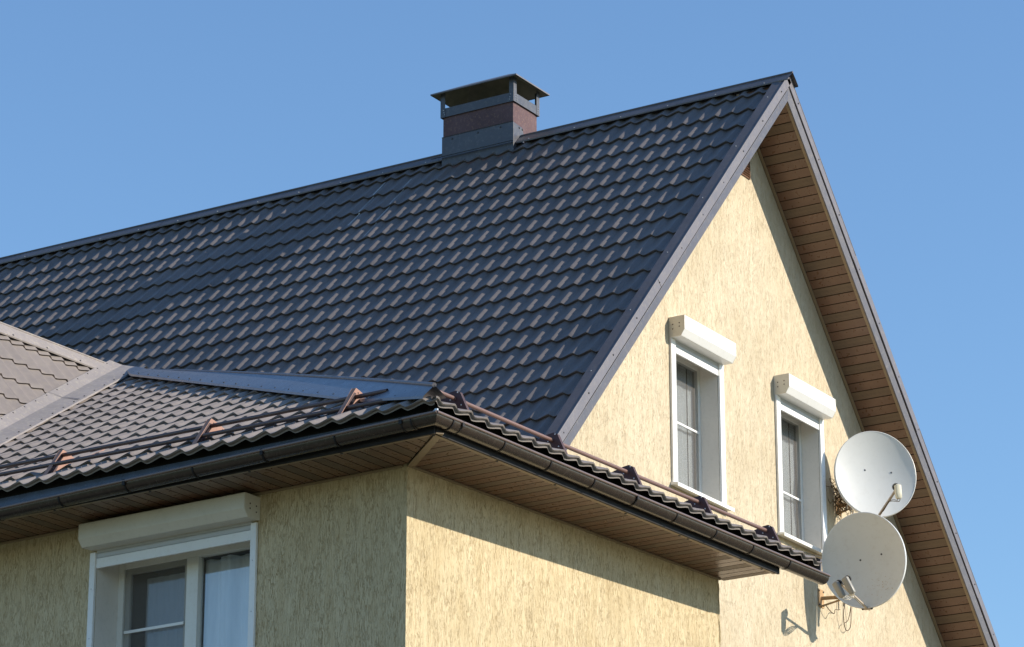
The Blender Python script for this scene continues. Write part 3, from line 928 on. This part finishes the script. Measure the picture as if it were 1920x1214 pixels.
mb.build('mitre_trim', M['plank_trim'], house, bevel=.002)
mb = MB()
mb.box(w(-.150, .17, ZS-.001), YA*(SY1-.17), XA*.032, -ZA*.010)
mb.box(w(-6.2, .136, ZS-.001), XA*(6.2-.16), YA*.028, -ZA*.010)
a = w(-.7185, .662, ZS-.001); b = w(-.5955, YF, ZS-.001)
mb.box(a, b-a, XA*.022, -ZA*.012)
mb.box(w(-6.2, .632, ZS-.0015), XA*(6.2-.75), YA*.026, -ZA*.012)
et = mb.build('soffit_trim', M['plank_trim'], house, bevel=.002)
screws(et, [(w(-.135, y, ZS-.011), -ZA) for y in (.155, .9, 1.62, 2.55, 3.30, 3.42, 4.2, 4.52)]+[(w(x, .15, ZS-.011), -ZA) for x in (-.9, -1.7, -2.6, -3.5, -4.4)], .009, .007, 'screw')
# end board of the side roof, dark, hanging past the last tile
mb = MB()
mb.prism([w(-.05, YS, ZE+.055), w(-.055, YS, ZE-.075), w(-.75, YS, ZE+.17), w(-3.2, YS, ZE+.17+T2*2.45), w(-3.2, YS, ZE+.05+T2*3.15)], YA*.02)
mb.prism([w(-.04, YS-.10, ZE+.058), w(-3.2, YS-.10, ZE+.058+T2*3.15), w(-3.2, YS+.0, ZE+.064+T2*3.15), w(-.04, YS+.0, ZE+.064)], ZA*.004)
mb.build('end_board', M['trim_dark'], side_slope, bevel=.002)
# timber lath under the side roof edge, in the dark gap over the gutter
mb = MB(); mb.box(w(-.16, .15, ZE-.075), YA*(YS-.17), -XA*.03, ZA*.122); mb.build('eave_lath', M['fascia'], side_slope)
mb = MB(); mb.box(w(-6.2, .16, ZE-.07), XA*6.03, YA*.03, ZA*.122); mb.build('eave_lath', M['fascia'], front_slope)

# gutters: half round, mitred at the corner
GR = .0625
prof = []
for k in range(15):
    an = pi+pi*k/14                        # from the outer lip round below to the back
    prof.append((GR+GR*cos(an), GR*sin(an)))
prof_in = [(GR+(GR-.003)*cos(pi+pi*k/14), (GR-.003)*sin(pi+pi*k/14)) for k in range(14, -1, -1)]
loop = prof+[(2*GR, .012), (2*GR-.003, .012)]+prof_in
FALL = .016                                # the front gutter drops to the left
def gutter(side):
    mb = MB()
    A_, B_ = [], []
    for (d_, z) in loop:
        if side: A_.append(w(-d_, d_, z)); B_.append(w(-d_, 5.364, z))
        else: A_.append(w(-d_, d_, z)); B_.append(w(-6.6, d_, z-FALL*6.6))
    n = len(loop); i = len(mb.v); mb.v += A_+B_
    for k in range(n):
        f = (i+k, i+(k+1) % n, i+n+(k+1) % n, i+n+k); mb.f.append(f if not side else f[::-1]); mb.m.append(0)
    # rolled bead along the outer lip
    if side:                               # stop end
        j = len(mb.v); mb.v += [w(-d_, 5.362, z) for (d_, z) in prof]; mb.f.append(tuple(range(j, j+len(prof)))); mb.m.append(0)
    g_ = mb.build('gutter', M['gutter'], house, smooth=40)
    mb = MB()
    if side: mb.tube([w(.002, .0, .003), w(.002, 5.364, .003)], .0105, 12)
    else: mb.tube([w(.0, -.002, .003), w(-6.6, -.002, .003-FALL*6.6)], .0105, 12)
    mb.build('bead', M['bead'], g_, smooth=60)
    return g_
g1, g2 = gutter(False), gutter(True)
def strap(par, side, t, wd=.012, off=.0035, mat='gutter', clip=False):
    mb = MB(); pr_ = [(GR+(GR+off)*cos(pi+pi*k/14), (GR+off)*sin(pi+pi*k/14)) for k in range(15)]
    pr2 = [(GR+(GR+off+.002)*cos(pi+pi*k/14), (GR+off+.002)*sin(pi+pi*k/14)) for k in range(14, -1, -1)]
    rows = []
    for dt in (0, wd):
        rows.append([(w(-d_, t+dt, z) if side else w(t+dt, d_, z+FALL*t)) for (d_, z) in pr_+pr2])
    mb.strip(rows)
    mb.f.append(tuple(range(0, 30))); mb.m.append(0); mb.f.append(tuple(range(59, 29, -1))); mb.m.append(0)
    if clip:
        o_ = w(.012, t-.006, -.030) if side else w(t-.006, -.012, -.030+FALL*t)
        mb.box(o_, (YA if side else XA)*(wd+.012), ZA*.042, (-XA if side else YA)*.010)
        mb.box(o_+ZA*.034, (YA if side else XA)*(wd+.012), ZA*.006, (-XA if side else YA)*.16)
    return mb.build('gutter_bracket', M[mat], par, smooth=35)
for i, y in enumerate((.19, .29, .80, 1.37, 1.93, 2.49, 3.05, 3.62, 4.17, 4.74)): strap(g2, True, y, clip=(i in (1, 5)), mat='fascia')
for i, x in enumerate((-.22, -.30, -.86, -1.48, -2.10, -2.72, -3.34, -3.96, -4.58)): strap(g1, False, x, clip=(i in (1, 3, 5)), mat='fascia')
# sleeves either side of the corner
for (par, side, t) in ((g2, True, .20), (g1, False, -.29)): strap(par, side, t, wd=.09, off=.001, mat='gutter')
# bright corner clip on the lip
mb = MB(); mb.screw(w(-.02, .005, .010), ZA, .010, .010); mb.box(w(-.018, .0, .012), XA*.022, YA*.012, ZA*.014); mb.build('corner_clip', M['zinc'], g2)

# ---- snow guards: two rails and angle brackets on the front, one rail along the side
def guard(name, label, loc): return thing(name, label, 'snow guard', loc, 'snow guards along the wing eaves')
sg = guard('snow_guard', 'two dark brown rails on salmon brackets above the shaded front eave', w(-2.4, .35, .25))
for (yy, z0, z1) in ((.52, .452-.03, .420), (.40, .372, .312-.0)):
    pass
ru = [w(-.72, .42, .385), w(-1.8, .42, .392), w(-2.9, .42, .402), w(-4.3, .42, .420), w(-5.2, .42, .43)]
rl = [w(-.625, .30, .270), w(-1.8, .30, .285), w(-2.9, .30, .300), w(-4.2, .30, .316), w(-5.1, .30, .325)]
for pts in (ru, rl):
    mb = MB(); mb.tube(pts, .0155, 12, caps=False)
    mb.tube([pts[0]+(pts[1]-pts[0]).normalized()*.001, pts[1]], .0135, 12, caps=False)
    mb.build('rail', M['rail'], sg, smooth=40)
def front_bracket(x):
    """plate across the slope with a folded flange on its left side; foot near the eave, tail uphill"""
    mb = MB()
    F = w(x, .215, ZE+T1*.155+.035); T_ = w(x, .43, .455); T2_ = w(x, .475, .445); K = w(x, .60, .405); B = w(x, .90, ZE+T1*.84+.045)
    S_ = w(x, .31, .24)
    out = [F, w(x, .385, .440), T_, T2_, K, B, w(x, .86, ZE+T1*.80+.028), w(x, .33, ZE+T1*.27+.03), w(x, .25, ZE+T1*.19+.028)]
    mb.prism(out, XA*.004)
    # folded flanges: at the front edge, and the inner one behind the lower rail
    mb.box(F, XA*.036, w(x, .385, .440)-F, YA*.004+ZA*-.002)
    br = mb.build('bracket', M['bracket'], sg, bevel=.001)
    s = MB(); s.box(F+XA*.0045+YA*.030+ZA*.012, XA*.0025, w(x, .400, .405)-F-YA*.03, YA*.028-ZA*.002)
    s.box(F+XA*.0045+YA*.075+ZA*.010, XA*.0025, (w(x, .37, .335)-F)-YA*.085, YA*.030-ZA*.002)
    s.build('slot', M['bracket_dark'], br)
    screws(br, [(w(x+.004, p[0], p[1]), XA) for p in ((.45, .425), (.52, .37), (.60, .345), (.55, .40), (.70, .42), (.42, .30))], .005, .004, 'screw', 'bolt')
for x in (-1.0, -2.29, -3.70): front_bracket(x)
sg2 = guard('snow_guard', 'single red-brown rail on dark plates above the sunny side eave', w(-.4, 2.6, .25))
mb = MB(); mb.tube([w(-.30, .435, .307), w(-.30, 1.86, .306), w(-.30, 3.4, .312), w(-.30, 5.02, .317)], .0155, 12); mb.build('rail', M['rail_red'], sg2, smooth=40)
mb = MB(); mb.tube([w(-.42, .46, .255), w(-.42, 4.97, .262)], .0145, 12); mb.build('rail', M['rail'], sg2, smooth=40)
def side_bracket(y):
    mb = MB()
    zz = lambda x: ZE+T2*(-.06-x)+.03
    out = [w(-.17, y, zz(-.17)), w(-.255, y, .345), w(-.285, y, .362), w(-.34, y, .355), w(-.50, y, zz(-.50)+.02), w(-.50, y, zz(-.50))]
    mb.prism(out, YA*.004)
    mb.box(w(-.17, y, zz(-.17)), w(-.255, y, .345)-w(-.17, y, zz(-.17)), YA*.03, XA*.004)
    br = mb.build('bracket', M['bracket_dark'], sg2, bevel=.001)
    screws(br, [(w(x, y-.001, z), -YA) for (x, z) in ((-.27, .345), (-.33, .30), (-.24, .25), (-.40, .27))], .005, .004, 'zinc', 'bolt')
for y in (.62, 1.83, 2.84, 3.86, 4.90): side_bracket(y)

# ------------------------------------------------------------------ white drips on the main roof
mb = MB()
def roof_pt(x, y, lift=.0):
    q = V(x, y, RZ-TM*(RY-y))
    u = (x-ua)/.18333; v = (q-O1).dot(U1)-va
    k = (v/.35) % 1
    return O1+R1*x+U1*(q-O1).dot(U1)+N1*(.030*wave(u)+.024*(1-k)*.98+.006+lift)
def drip(x0, y0, L_, wd, seed, gaps=()):
    rnd = random.Random(seed); t = 0; pts = []
    while t < L_:
        pts.append((x0+.012*sin(t*3+seed)+rnd.uniform(-.002, .002), y0-t*cM)); t += .02
    a_ = MB.strip
    rows = []
    for i, (x, y) in enumerate(pts):
        t = i*.02
        if any(g0 < t < g1 for g0, g1 in gaps):
            if len(rows) > 1: mb.strip(rows)
            rows = []; continue
        ww = wd*(.35+.65*abs(sin(t*4.3+seed)))
        rows.append([roof_pt(x-ww, y), roof_pt(x+ww, y)])
    if len(rows) > 1: mb.strip(rows)
drip(-17.93, 26.03, .96, .010, 1)
drip(-17.54, 25.96, 1.72, .010, 2, gaps=((1.22, 1.50),))
drip(-17.955, 26.13, .10, .005, 3)
mb.build('drip', M['streak'], house)

# ------------------------------------------------------------------ satellite dishes
def sat_dish(name, label, c, n, wdt, hgt, depth, mat, arm_tip, lnbs, wall_y, wall_z, holes, specks=0, seed=1):
    c = Vector(c); n = Vector(n).normalized()
    t = thing(name, label, 'satellite dish', (XW+.01, wall_y, wall_z), 'satellite dishes on the gable wall')
    a = ZA.cross(n).normalized(); b = n.cross(a).normalized()     # a right, b up, seen from in front
    NR, NA = 14, 72
    def P(r, th, back=0): return c+a*(r*cos(th)*wdt/2)+b*(r*sin(th)*hgt/2)+n*(depth*(r*r-1)-back)
    mb = MB(); rows = []
    for i in range(NR+1):
        r = max(.002, i/NR); rows.append([P(r, 2*pi*j/NA) for j in range(NA+1)])
    mb.strip(rows)
    if specks:
        rnd = random.Random(seed); mb.mi = 1
        for k in range(specks):
            x, y = rnd.gauss(.36, .2), rnd.gauss(-.58, .13)
            if x*x+y*y > .85: continue
            q = P(sqrt(x*x+y*y), atan2(y, x))+n*.001
            mb.tube([q, q+n*.0006], rnd.uniform(.0015, .0035), 6)
    sh = mb.build('reflector', [mat, M['rust']], t, smooth=60)
    mb = MB(); rows = []
    for (r, f) in ((1.0, 0), (1.012, .004), (1.024, .002), (1.028, -.006), (1.027, -.034), (1.012, -.036)):
        rows.append([P(r, 2*pi*j/NA)-n*(depth*(r*r-1))+n*f for j in range(NA+1)])
    mb.strip(rows); mb.build('rim', M['dish'], t, smooth=50)
    mb = MB(); rows = []
    for i in range(NR+1):
        r = max(.002, i/NR)*1.012; rows.append([P(r, 2*pi*j/NA, .012) for j in range(NA+1)])
    mb.strip(rows); mb.build('reflector_back', M['dish'], t, smooth=60)
    screws(t, [(P(sqrt(x*x+y*y), atan2(y, x)), n) for (x, y) in holes], .0085, .004, 'screw', 'bolt')
    # feed arm
    base_ = P(1.0, -pi/2)-b*.012-n*.02
    tip = Vector(arm_tip); d = tip-base_
    mid = base_+d*.5-b*.02
    mb = MB()
    sd = d.normalized(); sx = sd.cross(b).normalized(); sy = sx.cross(sd)
    pts = [base_-n*.05, base_, base_+d*.5, tip]
    for k in range(3):
        q0, q1 = pts[k], pts[k+1]; e_ = (q1-q0)
        ux = e_.normalized().cross(ZA).normalized(); uy = ux.cross(e_.normalized())
        mb.box(q0-ux*.012-uy*.009, ux*.024, uy*.018, e_)
    arm = mb.build('feed_arm', M['arm'], t, bevel=.003)
    mb = MB()
    mb.box(base_-a*.035-n*.03-b*.012, a*.07, n*.05, b*.03)
    cl = mb.build('arm_clamp', M['arm'], t, bevel=.003)
    screws(cl, [(base_-a*.045+n*.01, n), (base_+a*.045+n*.01, n)], .011, .011, 'screw', 'bolt')
    # feed heads: each aims back at the middle of the dish
    for (off, ln, mt, tw) in lnbs:
        ks = 1.2 if len(lnbs) > 1 else 1.15
        q = tip+a*off[0]+b*off[1]+n*off[2]
        aim = (c-n*depth-q).normalized()
        body = Vector(tw).normalized()
        mb = MB()
        # horn: throat and black cap facing the dish
        mb.tube([q, q+aim*.035], [.018, .022], 16)
        lb = mb.build('feed_head', mt, t, smooth=40)
        mb = MB(); mb.tube([q+aim*.030, q+aim*.050, q+aim*.058], [.036, .037, .031], 20); mb.build('horn_cap', M['lnb_black'], lb, smooth=40)
        # body box, hanging from the horn
        bx = body.cross(aim).normalized(); bz = bx.cross(body)
        mb = MB()
        rows = []
        for (k, s) in ((-.03, .6), (-.022, 1), (ln*.5, 1), (ln, .95), (ln+.01, .7)):
            row = []
            for j in range(17):
                an = 2*pi*j/16; ex = .5
                cx = abs(cos(an))**ex*(1 if cos(an) >= 0 else -1); cy = abs(sin(an))**ex*(1 if sin(an) >= 0 else -1)
                row.append(q-aim*.012+body*k*ks+(bx*cx*.028*s+bz*cy*.023*s)*ks)
            rows.append(row)
        mb.strip(rows)
        mb.f.append(tuple(range(len(mb.v)-17, len(mb.v)))); mb.m.append(0)
        mb.f.append(tuple(range(16, -1, -1))); mb.m.append(0)
        mb.build('housing', mt, lb, smooth=35)
        mb = MB()
        for k in (-1, 1):
            e0 = q+body*ln+bx*.012*k-aim*.012
            mb.tube([e0, e0+body*.03], .007, 8)
        mb.build('connector', M['cable'], lb, smooth=40)
        # cables: loop down and back along the arm
        mb = MB(); rnd = random.Random(int(off[0]*999)+seed)
        for k in range(2+(len(lnbs) > 1)*2):
            e0 = q+body*(ln+.028)+bx*.012*(k % 2*2-1)-aim*.012
            e1 = e0+body*(.04+.012*k)
            e2 = tip+d.normalized()*(-.07-.02*k)-b*(.055+.015*k)+a*(.01*k)
            e3 = tip-d*.42-b*(.012)+a*.006*(k-1)
            cur = [e0.lerp(e1, 0), e1, e2, e3]
            P_ = []
            for s_ in range(15):                 # smooth curve through the control points
                x = s_/14; P_.append(cur[0]*(1-x)**3+cur[1]*3*x*(1-x)**2+cur[2]*3*x*x*(1-x)+cur[3]*x**3)
            mb.tube(P_, .0035, 6)
        mb.tube([tip-d*.42-b*.012, tip-d*.7-b*.018, base_+b*.006-a*.008, base_-n*.06-b*.01], .006, 7)
        mb.build('cable', M['cable'] if len(lnbs) > 1 else M['cable_dark'], t, smooth=60)
    # mount: wall plate, stand-off tube, upright and the plate behind the dish
    wp = V(XW, wall_y, wall_z)
    cb = c-n*(depth+.05)
    pole = Vector((cb.x-.02, cb.y+.03, 0))
    mb = MB()
    mb.box(wp+V(.001, -.06, -.09), V(.008, 0, 0), V(0, .12, 0), V(0, 0, .18))
    pl = mb.build('wall_plate', M['rust'], t, bevel=.002)
    screws(pl, [(wp+V(.009, y, z), (1, 0, 0)) for (y, z) in ((-.045, -.07), (.045, -.07), (-.045, .07), (.045, .07))], .008, .008, 'screw', 'bolt')
    ex = V(pole.x, pole.y, wall_z)
    mb = MB(); mb.tube([wp+V(.008, 0, 0), ex], .019, 14)
    mb.tube([ex+ZA*(-.03), V(pole.x, pole.y, c.z+.12)], .021, 14)
    mb.tube([wp+V(.008, 0, -.08), ex.lerp(wp, .35)], .010, 8)
    mb.build('mast', M['rust'], t, smooth=40)
    mb = MB(); mb.box(cb-a*.09-b*.11-n*.03, a*.18, b*.22, n*.055); mb.build('back_bracket', M['arm'], t, bevel=.004)
    return t, P, n, a, b

D1 = sat_dish('satellite_dish', 'upper pale blue-grey satellite dish with one cream feed head, fixed under the right gable eave',
    (-13.25, 27.978, 8.797), (.66, -.75, .045), .82, .885, .070, M['dish'],
    (-12.87, 27.66, 8.52), [((0, 0, 0), .085, M['lnb'], (.05, 0, -1))], 28.06, 8.55, ((-.22, .13), (.44, .09)), seed=2)
D2 = sat_dish('satellite_dish', 'lower beige satellite dish with two grey feed heads side by side, past the gutter end',
    (-13.22, 27.563, 7.812), (.175, -.975, -.135), .83, .925, .085, M['dish_beige'],
    (-13.20, 27.02, 7.45), [((-.045, .0, 0), .10, M['lnb_grey'], (.42, .1, -.9)), ((.05, .035, 0), .11, M['lnb_grey'], (.42, .1, -.9))], 27.60, 7.50, ((-.13, .03), (.40, .11)), specks=55, seed=5)

# tangle of cable ends and dry fibres on the mount between the dishes
rnd = random.Random(21)
def tangle(c, parent, r, n, mat, seed, sag=0, thick=.004, name='cable_tangle'):
    rnd = random.Random(seed); mb = MB()
    for k in range(n):
        p = Vector(c)+Vector((rnd.gauss(0, r*.4), rnd.gauss(0, r*.5), rnd.gauss(0, r*.7)))
        pts = [p]; d = Vector((rnd.gauss(0, 1), rnd.gauss(0, 1), rnd.gauss(0, 1))).normalized()
        for q in range(6):
            d = (d+Vector((rnd.gauss(0, .7), rnd.gauss(0, .7), rnd.gauss(0, .7)-sag))).normalized()
            pts.append(pts[-1]+d*r*.28)
        for q in pts: q.x = min(max(q.x, XW+.006), XW+.15)
        mb.tube(pts, thick*rnd.uniform(.6, 1.3), 5)
    return mb.build(name, mat, parent, smooth=60)
tangle((-13.62, 27.97, 8.62), D1[0], .105, 150, M['twig'], 3, thick=.0026, name='dry_fibre_clump')
tangle((-13.60, 28.04, 8.56), D1[0], .14, 12, M['cable'], 4, .3, .005)
# cable loop hanging under the lower dish, and the loose end on its wall plate
mb = MB()
def curve(c, r, name, mat, parent, m=24):
    mb = MB(); P_ = []
    for s in range(m+1):
        x = s/m*(len(c)-3); i = min(int(x), len(c)-4); t = x-i
        p0, p1, p2, p3 = [Vector(q) for q in c[i:i+4]]
        P_.append(.5*((2*p1)+(-p0+p2)*t+(2*p0-5*p1+4*p2-p3)*t*t+(-p0+3*p1-3*p2+p3)*t**3))
    mb.tube(P_, r, 6); return mb.build(name, mat, parent, smooth=60)
curve([(-13.6, 28.1, 7.9), (-13.62, 28.02, 7.70), (-13.66, 27.98, 7.42), (-13.68, 28.06, 7.27), (-13.68, 28.17, 7.33), (-13.66, 28.16, 7.55), (-13.62, 28.10, 7.8), (-13.6, 28.1, 8)], .0042, 'cable_loop', M['cable_dark'], D2[0])
curve([(-13.6, 28.2, 7.9), (-13.62, 28.14, 7.70), (-13.66, 28.10, 7.40), (-13.68, 28.03, 7.33), (-13.66, 28.0, 7.30), (-13.6, 28.0, 7.3)], .0038, 'cable_loop', M['cable_dark'], D2[0])
mb = MB(); mb.tube([(-13.66, 28.02, 7.62), (-13.67, 28.02, 7.50)], .013, 8); mb.build('cable_joint', M['lnb_grey'], D2[0], smooth=40)
curve([(-13.64, 27.56, 7.5), (-13.66, 27.60, 7.42), (-13.64, 27.72, 7.36), (-13.66, 27.80, 7.42), (-13.66, 27.9, 7.44), (-13.6, 28, 7.5)], .004, 'cable_end', M['cable_dark'], D2[0])
